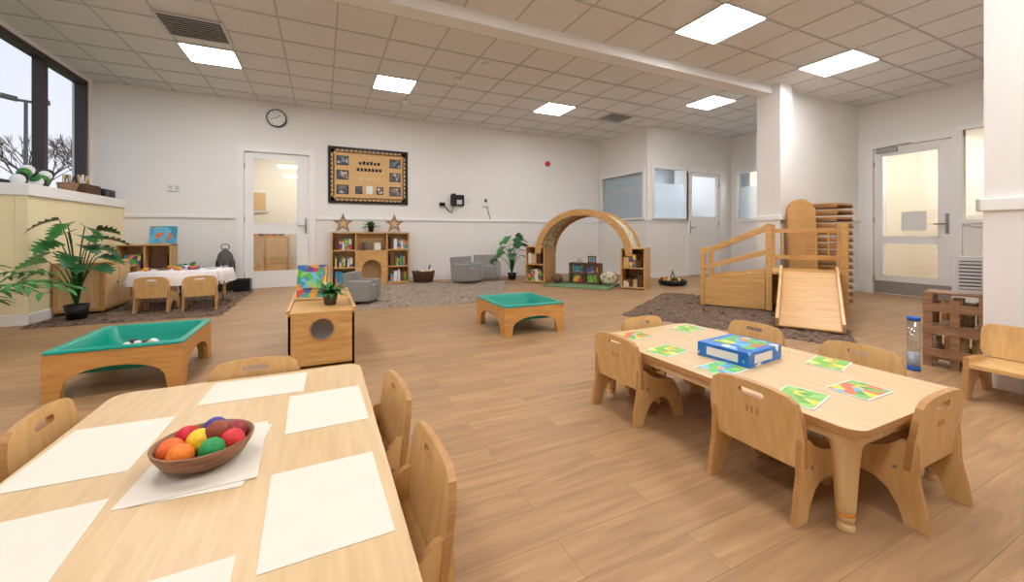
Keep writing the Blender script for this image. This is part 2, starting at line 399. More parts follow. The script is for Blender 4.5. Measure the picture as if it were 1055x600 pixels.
b=B('paper_towel_dispenser'); b.bb(7.94,8.26,YP+.3,YP+.5,1.5,1.9,LBLUE); b.bb(7.99,8.21,YP+.29,YP+.3,1.46,1.52,WHITE); b.done(bevel=.03)
b=B('door_notice'); b.bb(XR+.03,XR+.034,2.86,3.16,1.05,1.35,WHITE); b.done()
b=B('storage_cupboard'); b.bb(-.45,.45,-.2,.2,0,.95,OAK)
for s in (-1,1): b.bb(s*.22-.2,s*.22+.2,-.22,-.2,.06,.9,BIRCH)
for i in range(6): b.bb(-.4+.13*i,-.3+.13*i,-.12,.12,.95,1.05+.05*(i%3),random.choice([TOYP,BOOKP,WHITE,BRAID]))
b.done((-1.15,10.6,0),0,bevel=.004)
b=B('notice_display'); b.bb(-1.9,-1.15,10.96,10.99,1.5,2.0,WHITE); b.bb(-1.86,-1.19,10.95,10.96,1.54,1.96,CORK); b.done()
b=B('play_mat'); b.bb(-1.8,0,9.1,10.2,.001,.02,plain('mat_terracotta',(170,96,66),.9,.1)); b.done()
# ---------------------------------------------------------------- furniture
def toddler_chair():
    b=B('toddler_chair')
    prof=[(-.18,0),(-.115,0),(-.098,.055),(-.07,.1),(-.035,.124),(0,.13),(.035,.124),(.07,.1),(.098,.055),(.115,0),(.18,0),
          (.178,.045),(.163,.10),(.142,.155),(.112,.198),(.07,.218),(.02,.225),(-.03,.236),(-.07,.255),(-.105,.285),(-.145,.29),(-.150,.24),(-.152,.16),(-.168,.08)]
    for s in (-1,1): b.plate(prof,[],.02,CHAIRW,T((s*.165,0,0))@MYZ,PLYE)
    m=T((0,-.138,.31))@R('X',7)@MXZ
    out=[(-.178,-.12),(-.165,-.132),(.165,-.132),(.178,-.12),(.182,-.02),(.176,.06),(.162,.1),(.135,.12),(.08,.129),(0,.132),(-.08,.129),(-.135,.12),(-.162,.1),(-.176,.06),(-.182,-.02)]
    b.plate(out,[rrect(.1,.024,.0119,5,0,.088)],.02,CHAIRW,m,PLYE)
    b.box((0,0.01,.185),(.31,.25,.018),CHAIRW)
    for dx in (-.02,0,.02): b.box((dx,-.15,.33),(.008,.004,.026),PLYE,R('X',7))
    for s in (-1,1):
        for y,z in ((-.09,.185),(.09,.185),(-.135,.262)): b.cyl((s*.176,y,z),.007,.007,.003,METAL,R('Y',90),10)
    return b.mesh()
CH=toddler_chair()
for x,y,r in ((1.63,.99,-90),(1.62,1.77,-88),(2.31,1.08,90),(2.32,1.63,90),(1.985,.785,0),(1.96,1.93,180),
              (-.27,1.98,180),(-.66,1.79,-90),(.115,1.59,95),(.125,1.08,92)):
    place('toddler_chair',CH,(x,y,0),r,bevel=.004)
def table(name,x0,x1,y0,y1,h):
    b=B(name); cx,cy=(x0+x1)/2,(y0+y1)/2; w,l=x1-x0,y1-y0
    b.plate(rrect(w,l,.06,6),[],.026,BIRCHT,T((0,0,h-.013)),PLYE)
    b.plate(rrect(w-.04,l-.04,.05,6),[rrect(w-.08,l-.08,.04,6)],.035,BIRCH,T((0,0,h-.0435)))
    for sx in (-1,1):
        for sy in (-1,1):
            lx,ly=sx*(w/2-.075),sy*(l/2-.075)
            b.lathe([(.064,h-.028),(.061,h-.048),(.044,h-.08),(.038,h-.13),(.028,.07),(.027,.062)],BIRCH,(lx,ly,0),cap1=True)
            b.cyl((lx,ly,.056),.0275,.0275,.010,ORANGE)
            b.lathe([(.027,.051),(.025,.032),(.019,.024),(.025,.019),(.026,.0),],BIRCH,(lx,ly,0))
    b.done((cx,cy,0),0,bevel=.006)
HT=.37
table('play_table',1.53,2.33,.67,2.04,HT)
table('play_table',-.735,.165,.66,2.09,HT)
for (x0,x1,y0,y1,a) in ((-.41,-.065,1.81,2.05,-2),(-.11,.14,1.44,1.77,1.5),(-.72,-.46,1.40,1.75,-2),(-.42,-.165,1.2,1.55,-5),(-.115,.135,.87,1.215,1.5),(-.71,-.45,.93,1.265,2),(-.4,-.148,.6+.08,.935,2)):
    b=B('paper_sheet'); w,l=x1-x0,y1-y0
    b.plate(rrect(w,l,.001,1),[],.0015,PAPER,Matrix()); b.done(((x0+x1)/2,(y0+y1)/2,HT+.001),a)
b=B('paper_sheet'); b.plate(rrect(.255,.35,.001,1),[],.0015,PAPER,Matrix()); b.done((-.285,1.385,HT+.0028),2)
BS=.83; BX,BY=-.292,1.355
b=B('wooden_bowl')
b.lathe([(.055,0),(.085,.008),(.115,.03),(.135,.062),(.140,.078),(.134,.080),(.126,.062),(.105,.034),(.07,.016),(.0,.014)],BOWLW,cap1=False,seg=36)
o=b.done((BX,BY,HT+.0038)); o.scale=(BS,)*3
BCOL=[('red',(206,30,48)),('purple',(70,60,150)),('maroon',(150,50,54)),('orange',(240,110,50)),('orange',(244,130,40)),('green',(40,150,80)),('yellow',(240,200,50)),('red',(214,50,54)),('brown',(150,70,50))]
BP=[(-.06,.062,.062),(0.015,.07,.074),(.078,.04,.064),(-.082,-.02,.062),(-.045,-.075,.062),(.035,-.07,.062),(-.012,-.005,.072),(.082,-.035,.066),(.035,.0,.088)]
bh=B('play_balls')
for (n,c),(x,y,z) in zip(BCOL,BP):
    bh.sph((x,y,z),.037,plain('ball_'+n+str(len(bpy.data.materials)),c,.5,.2,60),seg=20)
o=bh.done((BX,BY,HT+.007)); o.scale=(BS,)*3
for i,(x,y,a) in enumerate(((2.18,1.9,4),(1.74,1.91,-3),(1.67,1.59,3),(1.68,1.27,-4),(1.66,.92,5),(1.95,.86,-8),(2.22,1.10,6))):
    b=B('puzzle_card'); b.plate(rrect(.2,.145,.008,2),[],.004,WHITE,Matrix()); b.box((0,0,.0022),(.188,.133,.001),PUZ[i%4]); b.done((x,y,HT+.0025),a+8)
b=B('puzzle_box'); b.box((0,0,.035),(.3,.26,.07),BOXP); b.box((0.02,0,.0705),(.2,.19,.001),BOXT); b.box((-.02,-.1305,.035),(.16,.001,.04),WHITE); b.box((-.1505,0,.035),(.001,.16,.04),WHITE); b.done((1.93,1.36,HT+.001),6,bevel=.003)
def tray(name,x0,x1,y0,y1,h,sand):
    b=B(name); w,l=x1-x0,y1-y0
    def board(n):
        k=n/2; arc=[]
        for a in range(0,181,15):
            arc.append((-(k-.085)*math.cos(math.radians(a)),.06+.125*math.sin(math.radians(a))**.8 if 0<a<180 else .06))
        return [(-k,0),(-k+.075,0)]+arc+[(k-.075,0),(k,0),(k,h-.015),(-k,h-.015)]
    for s in (-1,1):
        b.plate(board(w),[],.03,TRAYW,T((0,s*(l/2-.015),0))@MXZ)
        b.plate(board(l-.06),[],.03,TRAYW,T((s*(w/2-.015),0,0))@MYZ)
    for sx in (-1,1):
        for sy in (-1,1): b.box((sx*(w/2-.05),sy*(l/2-.05),.12),(.045,.045,.24),BIRCH)
    def ring(ins,z,r): return [Vector((p[0],p[1],z)) for p in rrect(w-2*ins,l-2*ins,r,6)]
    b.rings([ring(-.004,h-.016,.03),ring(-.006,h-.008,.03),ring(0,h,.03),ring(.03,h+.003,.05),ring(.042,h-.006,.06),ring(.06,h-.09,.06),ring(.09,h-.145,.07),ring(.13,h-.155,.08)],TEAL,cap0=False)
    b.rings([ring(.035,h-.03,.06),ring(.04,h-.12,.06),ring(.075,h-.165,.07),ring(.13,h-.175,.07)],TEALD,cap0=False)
    if sand: b.sph((.03,.03,h-.145),.1,SAND,(1.9,2.3,.55))
    b.done(((x0+x1)/2,(y0+y1)/2,0),0,bevel=.004)
tray('sand_tray_table',-1.49,-.83,3.3,4.06,.30,True)
tray('water_tray_table',1.58,2.25,3.5,4.27,.30,False)
b=B('sand_toys')
for i in range(9): b.sph((random.uniform(-.12,.12),random.uniform(-.12,.12),.0),.022,random.choice([WHITE,SAND,BRAID,TEALD]),(1,1,.8))
b.done((-1.13,3.72,.22))
b=B('porthole_cabinet'); W,Dp,H=.45,1.3,.42
b.plate(rrect(W,H-.02,.004,1,0,H/2-.01),[circ(.078,28,0,.29)],.02,OAK,T((0,-Dp/2+.01,0))@MXZ,PLYE)
b.plate(rrect(W,H-.02,.004,1,0,H/2-.01),[circ(.078,28,0,.29)],.02,OAK,T((0,Dp/2-.01,0))@MXZ,PLYE)
b.bb(-W/2,-W/2+.02,-Dp/2,Dp/2,0,H-.02,OAK); b.bb(W/2-.02,W/2,-Dp/2,Dp/2,0,H-.02,OAK); b.bb(-W/2,W/2,-Dp/2,Dp/2,H-.02,H,OAK)
b.bb(-W/2,W/2,-.5,-.48,.02,H-.02,WHITE); b.bb(-W/2,W/2,-Dp/2,Dp/2,.01,.03,OAK)
b.plate(circ(.088,28,0,.29),[circ(.076,28,0,.29)],.008,PLYE,T((0,-Dp/2-.004,0))@MXZ)
for s in (-1,1): b.bb(s*W/2-.012,s*W/2+.012,-Dp/2,Dp/2,H,H+.02,OAK)
b.done((0,3.95,0),0,bevel=.005)
b=B('picture_book_display'); b.box((0,0,.15),(.24,.02,.30),BOOKP,R('X',-12)); b.box((0,.10,.15),(.24,.02,.29),BOOKP,R('X',14)); b.box((0,.05,.012),(.26,.2,.02),BIRCH)
b.box((0,-.022,.17),(.17,.006,.14),PUZ[3],R('X',-12))
b.done((-.08,3.95,H+.004),-6)
def small_plant(loc,pot,r,n,ln,col=LEAF,potmat=BLACK):
    b=B('potted_plant'); b.lathe([(r*.7,0),(r*.95,pot*.9),(r,pot),(r*.9,pot),(r*.85,pot*.88),(0,pot*.88)],potmat,cap1=False)
    b.cyl((0,0,pot*.85),r*.84,r*.84,.01,SOIL)
    for i in range(n):
        a=i*137.5; t=random.uniform(20,80); b.leaf((r*.3*math.cos(a),r*.3*math.sin(a),pot*.85),a,t,ln*random.uniform(.7,1.1),ln*.28,col,droop=.35,n=7)
    b.done(loc)
small_plant((.06,3.62,.421),.09,.06,40,.17,LEAF2,DGREY)
def shelf_unit():
    b=B('toy_shelf_unit'); w,h,d=1.44,1.03,.3; t=.025
    for x in (-w/2+t/2,-w*.2,w*.2,w/2-t/2): b.box((x,0,h/2),(t,d,h),OAK)
    b.box((0,0,h-t/2),(w,d,t),OAK); b.box((0,0,.03),(w,d,.04),OAK); b.box((0,d/2-.01,h/2),(w,.012,h),BIRCH)
    for s in (-1,1):
        for z in (.35,.68): b.box((s*w*.35,0,z),(w*.3,d,t),OAK)
        for z0 in (.05,.36,.69):
            x=s*w*.35-.15
            while x<s*w*.35+.14:
                ww=random.uniform(.03,.08); hh=random.uniform(.12,.24)
                b.box((x+ww/2,-.02,z0+hh/2),(ww-.006,.16,hh),random.choice([TOYP,BOOKP,WHITE,BRAID,PUZ[1],PICB,DARKW])); x+=ww
    ww=w*.4
    arch=[( -ww/2,0),(-ww*.3,0),(-ww*.3,.32)]+[(ww*.3*math.cos(math.radians(a)),.32+ww*.3*math.sin(math.radians(a))) for a in range(170,9,-10)]+[(ww*.3,.32),(ww*.3,0),(ww/2,0),(ww/2,.66),(-ww/2,.66)]
    b.plate(arch,[],.025,OAK,T((0,-d/2+.015,.0))@MXZ); b.box((0,0,.66),(ww,d,t),OAK)
    b.box((-.1,0,.76),(.1,.1,.16),TOYP); b.box((.12,0,.75),(.12,.12,.14),WHITE)
    b.done((.87,8.36,0),0,bevel=.004)
shelf_unit()
def star(loc,r,rz):
    b=B('wooden_star'); pts=[]
    for i in range(10):
        a=math.radians(90+36*i); q=r if i%2==0 else r*.42; pts.append((q*math.cos(a),q*math.sin(a)))
    inner=[(x*.5,y*.5) for x,y in pts]
    b.plate(pts,[inner],.04,STARW,T((0,0,r*.82))@MXZ); b.plate(inner,[],.01,BIRCH,T((0,0,r*.82))@MXZ); b.done(loc,rz)
star((.36,8.36,1.035),.2,5); star((1.32,8.36,1.035),.2,-5)
small_plant((.87,8.36,1.032),.12,.06,36,.2,LEAF2)
b=B('bulletin_board'); x0,x1,z0,z1=.10,1.62,1.60,2.71
b.bb(x0,x1,YB-.03,YB-.001,z0,z1,BLACK); b.bb(x0+.085,x1-.085,YB-.036,YB-.03,z0+.085,z1-.085,CORK)
for i in range(17):
    x=x0+.085+(x1-x0-.17)*i/16
    for z in (z0+.085,z1-.085): b.cyl((x,YB-.033,z),.036,.036,.006,CORK,R('X',90),14)
for i in range(12):
    z=z0+.085+(z1-z0-.17)*i/11
    for x in (x0+.085,x1-.085): b.cyl((x,YB-.033,z),.036,.036,.006,CORK,R('X',90),14)
def ph(x,z,w=.17,h=.24):
    b.bb(x-w/2-.016,x+w/2+.016,YB-.042,YB-.037,z-h/2-.016,z+h/2+.016,BLACK); b.bb(x-w/2,x+w/2,YB-.045,YB-.042,z-h/2,z+h/2,PHOTO)
for x in (x0+.26,x1-.26):
    for z in (z0+.27,z0+.56,z0+.84): ph(x,z,.19,.15)
for x in (.66,1.06): ph(x,z0+.27,.1,.12)
for k,ch in enumerate((.05,.07,.06,.07,.05,.06)): b.bb(.66+.07*k,.66+.07*k+.05,YB-.044,YB-.04,z0+.78,z0+.78+ch,BLACK)
for k in range(7): b.bb(.62+.07*k,.62+.07*k+.05,YB-.044,YB-.04,z0+.65,z0+.71,BLACK)
b.bb(.66,1.06,YB-.044,YB-.04,z0+.46,z0+.54,BIRCH); b.bb(.8,.92,YB-.044,YB-.04,z0+.2,z0+.36,WHITE)
b.done()
b=B('wall_clock'); b.cyl((0,0,0),.165,.165,.04,BLACK,R('X',90),36); b.cyl((0,-.022,0),.145,.145,.004,WHITE,R('X',90),36)
b.box((.03,-.027,.03),(.008,.003,.09),BLACK,R('Y',45)); b.box((-.045,-.027,-.01),(.11,.003,.006),BLACK,R('Y',-15))
for i in range(12):
    a=i*PI/6; b.box((.125*math.sin(a),-.026,.125*math.cos(a)),(.008,.003,.02),BLACK,R('Y',math.degrees(a)))
b.done((-.76,YB-.022,3.13))
b=B('wall_socket'); b.bb(-2.36,-2.16,YB-.02,YB-.001,1.72,1.84,WHITE); b.bb(-2.33,-2.28,YB-.024,YB-.02,1.75,1.81,LGREY); b.bb(-2.24,-2.19,YB-.024,YB-.02,1.75,1.81,LGREY); b.done(bevel=.004)
b=B('wall_telephone'); b.bb(2.55,2.85,YB-.06,YB-.001,1.62,1.86,BLACK); b.bb(2.56,2.64,YB-.11,YB-.06,1.6,1.88,BLACK); b.bb(2.68,2.8,YB-.064,YB-.06,1.65,1.75,LGREY)
b.tube([(2.6,YB-.06,1.6),(2.56,YB-.05,1.45),(2.5,YB-.04,1.5),(2.4,YB-.04,1.62)],.01,BLACK); b.bb(2.3,2.42,YB-.05,YB-.001,1.6,1.68,BLACK); b.done(bevel=.01)
b=B('wall_intercom'); b.bb(2.95,3.02,YB-.03,YB-.001,1.72,1.8,WHITE); b.bb(3.3,3.44,YB-.04,YB-.001,1.62,1.82,WHITE); b.bb(3.34,3.4,YB-.045,YB-.04,1.72,1.79,DGREY); b.tube([(3.42,YB-.02,1.62),(3.44,YB-.02,1.5),(3.5,YB-.02,1.3)],.006,BLACK); b.done()
b=B('fire_alarm'); b.cyl((5.0,YB-.03,2.72),.05,.06,.06,plain('alarm_red',(200,30,30),.4),R('X',90)); b.done()
# arch tunnel
b=B('wooden_arch_tunnel'); d=.82
def archp(R0,R1,rz0,asp):
    o=[(R0*math.cos(math.radians(a)),rz0+R0*asp*math.sin(math.radians(a))) for a in range(0,181,6)]
    i=[(R1*math.cos(math.radians(a)),rz0+R1*asp*math.sin(math.radians(a))) for a in range(180,-1,-6)]
    return o+i
for y in (0.012,d-.012): b.plate(archp(.97,.84,.60,.9),[],.026,OAK,T((0,y,0))@MXZ,PLYE)
rr=.915; rs=[]
for a in range(0,181,6):
    c,s_=math.cos(math.radians(a)),math.sin(math.radians(a))
    rs.append([Vector((rr*c,.02,.60+rr*.9*s_)),Vector((rr*c,d-.02,.60+rr*.9*s_)),Vector(((rr-.01)*c,d-.02,.60+(rr-.01)*.9*s_)),Vector(((rr-.01)*c,.02,.60+(rr-.01)*.9*s_))])
b.rings(rs,CANVAS,smooth=False)
for a in range(4,180,12):
    c,s_=math.cos(math.radians(a)),math.sin(math.radians(a)); b.box((.892*c,d/2,.60+.892*.9*s_),(.018,d-.04,.03),OAK,R('Y',90-a)@R('Y',90))
for s in (-1,1):
    xa,xb=(s*.76,s*1.18); x0,x1=min(xa,xb),max(xa,xb); dd=.6
    for x in (x0,x1-.02): b.bb(x,x+.02,0,dd,0,.74,OAK)
    b.bb(x0,x1,dd-.015,dd,0,.72,BIRCH)
    for z in (.02,.37,.72): b.bb(x0,x1,0,dd,z,z+.02,OAK)
    for z0 in (.04,.39):
        x=x0+.03
        while x<x1-.1:
            ww=random.uniform(.05,.11); hh=random.uniform(.1,.24); b.box((x+ww/2,.16,z0+hh/2),(ww-.008,.2,hh),random.choice([TOYP,BRAID,BIRCH,BOOKP,WHITE])); x+=ww
AX,AY,AR=4.46,6.36,-54
b.done((AX,AY,0),AR,bevel=.003)
def den(lx,ly,z=0): 
    c,s_=math.cos(math.radians(AR)),math.sin(math.radians(AR)); return (AX+lx*c-ly*s_,AY+lx*s_+ly*c,z)
b=B('den_mat'); b.box((0,0,.012),(1.25,.8,.02),plain('green_mat',(120,146,108),.9,.2,20)); b.done(den(0,.05),AR)
b=B('mini_bookcase')
for x in (-.3,0,.3): b.box((x,0,.2),(.02,.2,.4),DARKW)
for z in (.02,.2,.39): b.box((0,0,z),(.62,.2,.02),DARKW)
b.box((-.15,0,.3),(.2,.08,.14),BOOKP); b.box((.15,0,.3),(.2,.08,.14),TOYP); b.box((-.15,0,.1),(.2,.08,.14),TOYP); b.box((.15,0,.1),(.2,.08,.14),PUZ[0])
b.lathe([(.03,0),(.045,.1),(.04,.11),(0,.1)],WHITE,(-.12,0,.4),cap1=False); b.plate(rrect(.16,.14,.01,2),[rrect(.11,.09,.01,2)],.02,DARKW,T((.13,0,.47))@MXZ)
b.sph((.13,0,.47),.045,PICB,(1,.1,1)); b.done(den(0,.3,.023),AR)
b=B('cushion'); b.sph((0,0,.0),.17,CANVAS,(1,.5,.8),R('X',20),18); b.done(den(.5,.18,.168),-40)
b=B('floor_cushion'); b.sph((0,0,0),.12,DARKW,(1,.8,.8)); b.done(den(-.5,.05,.12))
def sofa(loc,rz,w=.5,sc_=1):
    b=B('toddler_armchair'); b.box((0,0,.14),(w,.42,.2),GREY); b.box((0,.17,.3),(w,.12,.42),GREY,R('X',-6))
    for s in (-1,1): b.box((s*(w/2-.05),-.01,.22),(.11,.44,.32),GREY)
    b.box((0,-.03,.26),(w-.2,.36,.08),GREY)
    for sx in (-1,1):
        for sy in (-1,1): b.cyl((sx*(w/2-.06),sy*.16,.02),.02,.02,.04,DARKW)
    o=b.done(loc,rz,bevel=.035,seg=3); o.scale=(sc_,)*3
sofa((2.62,7.62,.03),25,.5); sofa((3.18,7.98,.03),-15,.52); sofa((.52,6.05,.03),60,.46,.84)
def rug(name,corners,mat,res=.035,h=.035):
    b=B(name); P=[Vector((x,y,0)) for x,y in corners]
    nu=int((P[1]-P[0]).length/res); nv=int((P[3]-P[0]).length/res); G=[]
    for j in range(nv+1):
        row=[]
        for i in range(nu+1):
            u,v=i/nu,j/nv
            p=P[0]*(1-u)*(1-v)+P[1]*u*(1-v)+P[2]*u*v+P[3]*(1-u)*v
            e=i in(0,nu) or j in(0,nv)
            row.append(b.bm.verts.new((p.x+random.uniform(-.024,.024),p.y+random.uniform(-.024,.024),.001 if e else random.uniform(.004,h))))
        G.append(row)
    k=b.mi(mat)
    for j in range(nv):
        for i in range(nu):
            f=b.bm.faces.new((G[j][i],G[j][i+1],G[j+1][i+1],G[j+1][i])); f.material_index=k; f.smooth=False
    b.done()
rug('shaggy_rug',[(-2.85,5.98),(-1.12,5.92),(-1.08,8.3),(-2.8,8.3)],RUGB)
rug('shaggy_rug',[(.42,5.62),(2.4,5.38),(3.55,7.7),(.3,8.15)],RUGG)
rug('shaggy_rug',[(3.30,3.85),(4.2,1.85),(6.2,3.0),(5.2,5.0)],RUGB)
def monstera(name,loc,H,n,ls,seed,potr=.1,poth=.15,azoff=0):
    random.seed(seed); b=B(name)
    b.lathe([(potr*.75,0),(potr,poth),(potr*.9,poth),(potr*.85,poth*.9),(0,poth*.9)],BLACK,cap1=False); b.cyl((0,0,poth*.87),potr*.84,potr*.84,.01,SOIL)
    for i in range(n):
        az=azoff+(((i*137.5)%200)-100)+random.uniform(-12,12); a=math.radians(az); f=(i+.5)/n
        top=poth+(H-poth)*(.38+.60*f); sp=.08+.13*(1-f)+random.uniform(0,.05)
        p=[(0,0,poth*.9),(sp*.25*math.cos(a),sp*.25*math.sin(a),poth+(top-poth)*.45),(sp*.6*math.cos(a),sp*.6*math.sin(a),poth+(top-poth)*.8),(sp*math.cos(a),sp*math.sin(a),top)]
        b.tube(p,.009,LEAF,6,.005)
        b.leaf(p[-1],az,random.uniform(-25,5),ls*random.uniform(.8,1.1),ls*.95,LEAF if i%3 else LEAF2,notch=True,droop=.22,n=12,roll=random.uniform(-30,30))
    b.done(loc)
monstera('monstera_plant',(-2.54,6.28,.03),1.16,17,.27,3,.11,.16,-55)
monstera('monstera_plant',(3.74,7.9,.0),1.02,14,.25,5,.1,.15,-100)
random.seed(11)
b=B('palm_plant'); b.lathe([(.11,0),(.15,.25),(.135,.25),(.12,.23),(0,.23)],BLACK,cap1=False)
for i,az in enumerate((25,60,100,-20,-70,-120,5,80)):
    a=math.radians(az); ln_=.5 if abs(az)>90 else .62; tip=Vector((math.cos(a)*ln_,math.sin(a)*ln_,.50+.1*(i%3)))
    base_=Vector((0,0,.22)); pts=[base_.lerp(tip,t)+Vector((0,0,.2*math.sin(PI*t))) for t in [k/8 for k in range(9)]]
    b.tube(pts,.008,LEAF2,6,.004)
    for k in range(2,9):
        for s in (-1,1): b.leaf(pts[k],math.degrees(a)+s*50,5,.2,.04,LEAF2,droop=.2,n=5)
b.done((-2.72,4.95,0))
b=B('play_kitchen_cabinet'); b.bb(0,.46,0,.72,.02,.6,OAK); b.bb(-.005,.47,-.01,.73,.6,.62,OAK)
for y0 in (.02,.375): b.bb(.46,.475,y0,y0+.33,.06,.56,BIRCH); b.cyl((.485,y0+.28,.35),.012,.012,.03,METAL,R('Y',90))
b.bb(.05,.41,-.012,0,.06,.56,BIRCH)
b.bb(.02,.2,.5,.7,.62,.63,LGREY); b.done((-2.89,6.62,.03),0,bevel=.004)
def cubby(name,w,d,h,cols,rows,loc,rz,items=True):
    b=B(name); t=.02
    for i in range(cols+1): x=-w/2+t/2+(w-t)*i/cols; b.box((x,0,h/2),(t,d,h),OAK)
    for j in range(rows+1): z=t/2+(h-t)*j/rows; b.box((0,0,z),(w,d,t),OAK)
    b.box((0,d/2-.005,h/2),(w,.01,h),BIRCH)
    if items:
        for i in range(cols):
            for j in range(rows):
                x=-w/2+w*(i+.5)/cols; z=t+(h-t)*j/rows; b.box((x,0,z+.3*h/rows),(w/cols*.6,d*.5,h/rows*.55),random.choice([TOYP,BRAID,WHITE,BOOKP]))
    b.done(loc,rz,bevel=.003)
cubby('open_shelf',.66,.34,.8,2,2,(-2.52,8.3,.03),0)
cubby('open_shelf',.5,.3,.5,1,2,(-2.68,7.72,.03),90)
b=B('storybook'); b.box((0,0,.15),(.36,.02,.28),PICB,R('X',-10)); b.done((-2.33,8.3,.835),-5)
b=B('role_play_table'); w,l,h=1.0,.62,.47
for sx in (-1,1):
    for sy in (-1,1): b.cyl((sx*.4,sy*.22,.22),.02,.02,.44,BIRCH)
b.box((0,0,h-.02),(w-.04,l-.04,.03),BIRCH)
P0=rrect(w,l,.05,17); rs=[]
for kk,(z,am) in enumerate(((h,-.01),(h-.01,.0),(h-.08,.012),(h-.19,.03))):
    ring=[]
    for i,(x,y) in enumerate(P0):
        L=math.hypot(x,y); wv=.02*math.sin(i*1.1)*kk/3; zz=z+(.06*abs(math.sin(i*2*PI/72*4)) if kk==3 else 0)
        ring.append(Vector((x*(1+(am+wv)/L),y*(1+(am+wv)/L),zz)))
    rs.append(ring)
rs=[ [Vector((p.x*.02,p.y*.02,h+.0005)) for p in rs[0]] ]+rs
b.rings(rs,CLOTH,cap0=True,cap1=False); b.done((-1.72,6.95,.03),-4)
b=B('play_food')
for i in range(16):
    b.sph((random.uniform(-.4,.4),random.uniform(-.22,.22),.03),.028,random.choice([ORANGE,TOYP,BOWLW,TOYP]),(1.2,1,.8))
for x in (-.25,.05,.3): b.lathe([(.05,0),(.08,.012),(.085,.018),(0,.01)],random.choice([WHITE,BOWLW]),(x,.05,0),cap1=False)
b.done((-1.72,6.95,.503),-4)
for x,y,r in ((-1.42,6.42,8),(-1.88,6.48,-5)): place('toddler_chair',CH,(x,y,.03),r,bevel=.004)
small_plant((-1.93,7.95,.03),.36,.13,50,.32,LEAF2)
b=B('grey_play_lantern'); b.lathe([(.13,0),(.13,.5),(.1,.62),(.03,.7),(.0,.72)],DGREY,cap1=False,seg=8)
b.box((0,-.12,.28),(.11,.03,.3),LGREY)
b.tube([(.0+.06*math.cos(a),0,.74+.05*math.sin(a)) for a in [k*PI/6 for k in range(13)]],.008,DGREY,6)
for i in range(8): a=i*PI/4; b.box((.13*math.cos(a),.13*math.sin(a),.25),(.015,.015,.5),BLACK)
b.done((-1.5,8.3,.035))
b=B('dark_crate'); b.bb(-.1,.1,-.09,.09,0,.02,BLACK)
for s in (-1,1): b.bb(s*.11-.01,s*.11+.01,-.1,.1,0,.2,BLACK); b.bb(-.12,.12,s*.1-.01,s*.1+.01,0,.2,BLACK)
b.done((-1.22,8.1,.035),0,bevel=.006)
b=B('wicker_basket'); b.lathe([(.17,0),(.21,.2),(.215,.22),(.19,.22),(.18,.16),(0,.14)],BRAID,cap1=False,scale=(1.1,.8))
for i in range(10): b.sph((random.uniform(-.13,.13),random.uniform(-.08,.08),.2),.05,random.choice([TOYP,BIRCH,CANVAS]))
b.tube([(.08,0,.15),(.14,.0,.34)],.015,BLACK); b.done((1.85,8.1,.03))
b=B('wicker_basket'); b.bb(-.14,.14,-.22,.22,0,.14,BRAID)
for i in range(14): b.cyl((random.uniform(-.1,.1),random.uniform(-.18,.18),.17),.008,.012,.2,random.choice([BIRCH,BRAID,WHITE]),R('X',random.uniform(-30,30)))
b.done((-3.09,7.72,1.553),bevel=.01)
b=B('wicker_basket'); b.lathe([(.07,0),(.1,.1),(.105,.12),(.09,.12),(.08,.08),(0,.07)],CRATEW,cap1=False)
for i in range(6): b.cyl((random.uniform(-.04,.04),random.uniform(-.04,.04),.15),.007,.009,.16,random.choice([BIRCH,TOYP]),R('X',random.uniform(-25,25)))
b.done((-3.05,7.32,1.553))
b=B('radio_speaker'); b.bb(-.08,.08,-.18,.18,0,.13,BLACK); b.cyl((.085,-.1,.065),.045,.045,.01,DGREY,R('Y',90)); b.cyl((.085,.1,.065),.045,.045,.01,DGREY,R('Y',90)); b.done((-3.06,8.3,1.553),bevel=.015)
b=B('striped_caterpillar_toy')
for i in range(11):
    a=i/10; b.sph((0,-.28+.055*i,.06+.13*math.sin(PI*a*1.5)**2),.062,[WHITE,BLACK,LEAF2][i%3])
b.done((-3.1,6.74,1.554))
# climbing frame
b=B('soft_play_climbing_frame')
pw,pd,pz=.74,.62,.5; t=.06
for x,y in ((0,0),(pw,0),(0,pd),(pw,pd)): b.bb(x-.035,x+.035,y-.035,y+.035,0,1.1,OAK)
b.bb(-.03,pw+.03,-.03,pd+.03,pz-.04,pz,OAK)
b.plate([(0,.0),(.09,0),(.12,.2),(.22,.34),(pw-.22,.34),(pw-.12,.2),(pw-.09,0),(pw,0),(pw,pz-.04),(0,pz-.04)],[],.02,OAK,T((0,pd,0))@MXZ)
b.plate(rrect(pd,.44,.01,1,pd/2,.23),[],.02,OAK,T((pw,0,0))@MYZ)
for z in (.62,.98): b.bb(0,pw,pd-.02,pd+.02,z,z+.06,OAK); b.bb(pw-.02,pw+.02,0,pd,z,z+.06,OAK)
for i in range(1,6): b.bb(pw*i/6-.012,pw*i/6+.012,pd-.01,pd+.01,.62,1.0,OAK)
for i in range(1,5): b.bb(pw-.01,pw+.01,pd*i/5-.012,pd*i/5+.012,.62,1.0,OAK)
for k in range(3):
    x1=-.02-.26*k; z=.42-.14*k
    b.bb(x1-.27,x1,.03,pd-.03,z-.03,z,BIRCH); b.bb(x1-.27,x1-.25,.03,pd-.03,z-.14,z,OAK)
for y in (0.0,pd):
    b.plate([(-.8,0),(-.04,0),(-.04,.48),(-.2,.46),(-.72,.38),(-.8,.36)],[],.025,OAK,T((0,y,0))@MXZ)
    b.bb(-.80,-.74,y-.03,y+.03,0,.78,OAK)
    for z0,z1 in ((.72,1.06),(.50,.74)):
        L=math.hypot(.76,z1-z0); b.box((-.39,y,(z0+z1)/2),(L,.04,.06),OAK,R('Y',-math.degrees(math.atan2(z1-z0,.76))))
ln=1.0; ang=math.degrees(math.atan2(pz-.02,ln)); L=math.hypot(ln,pz)
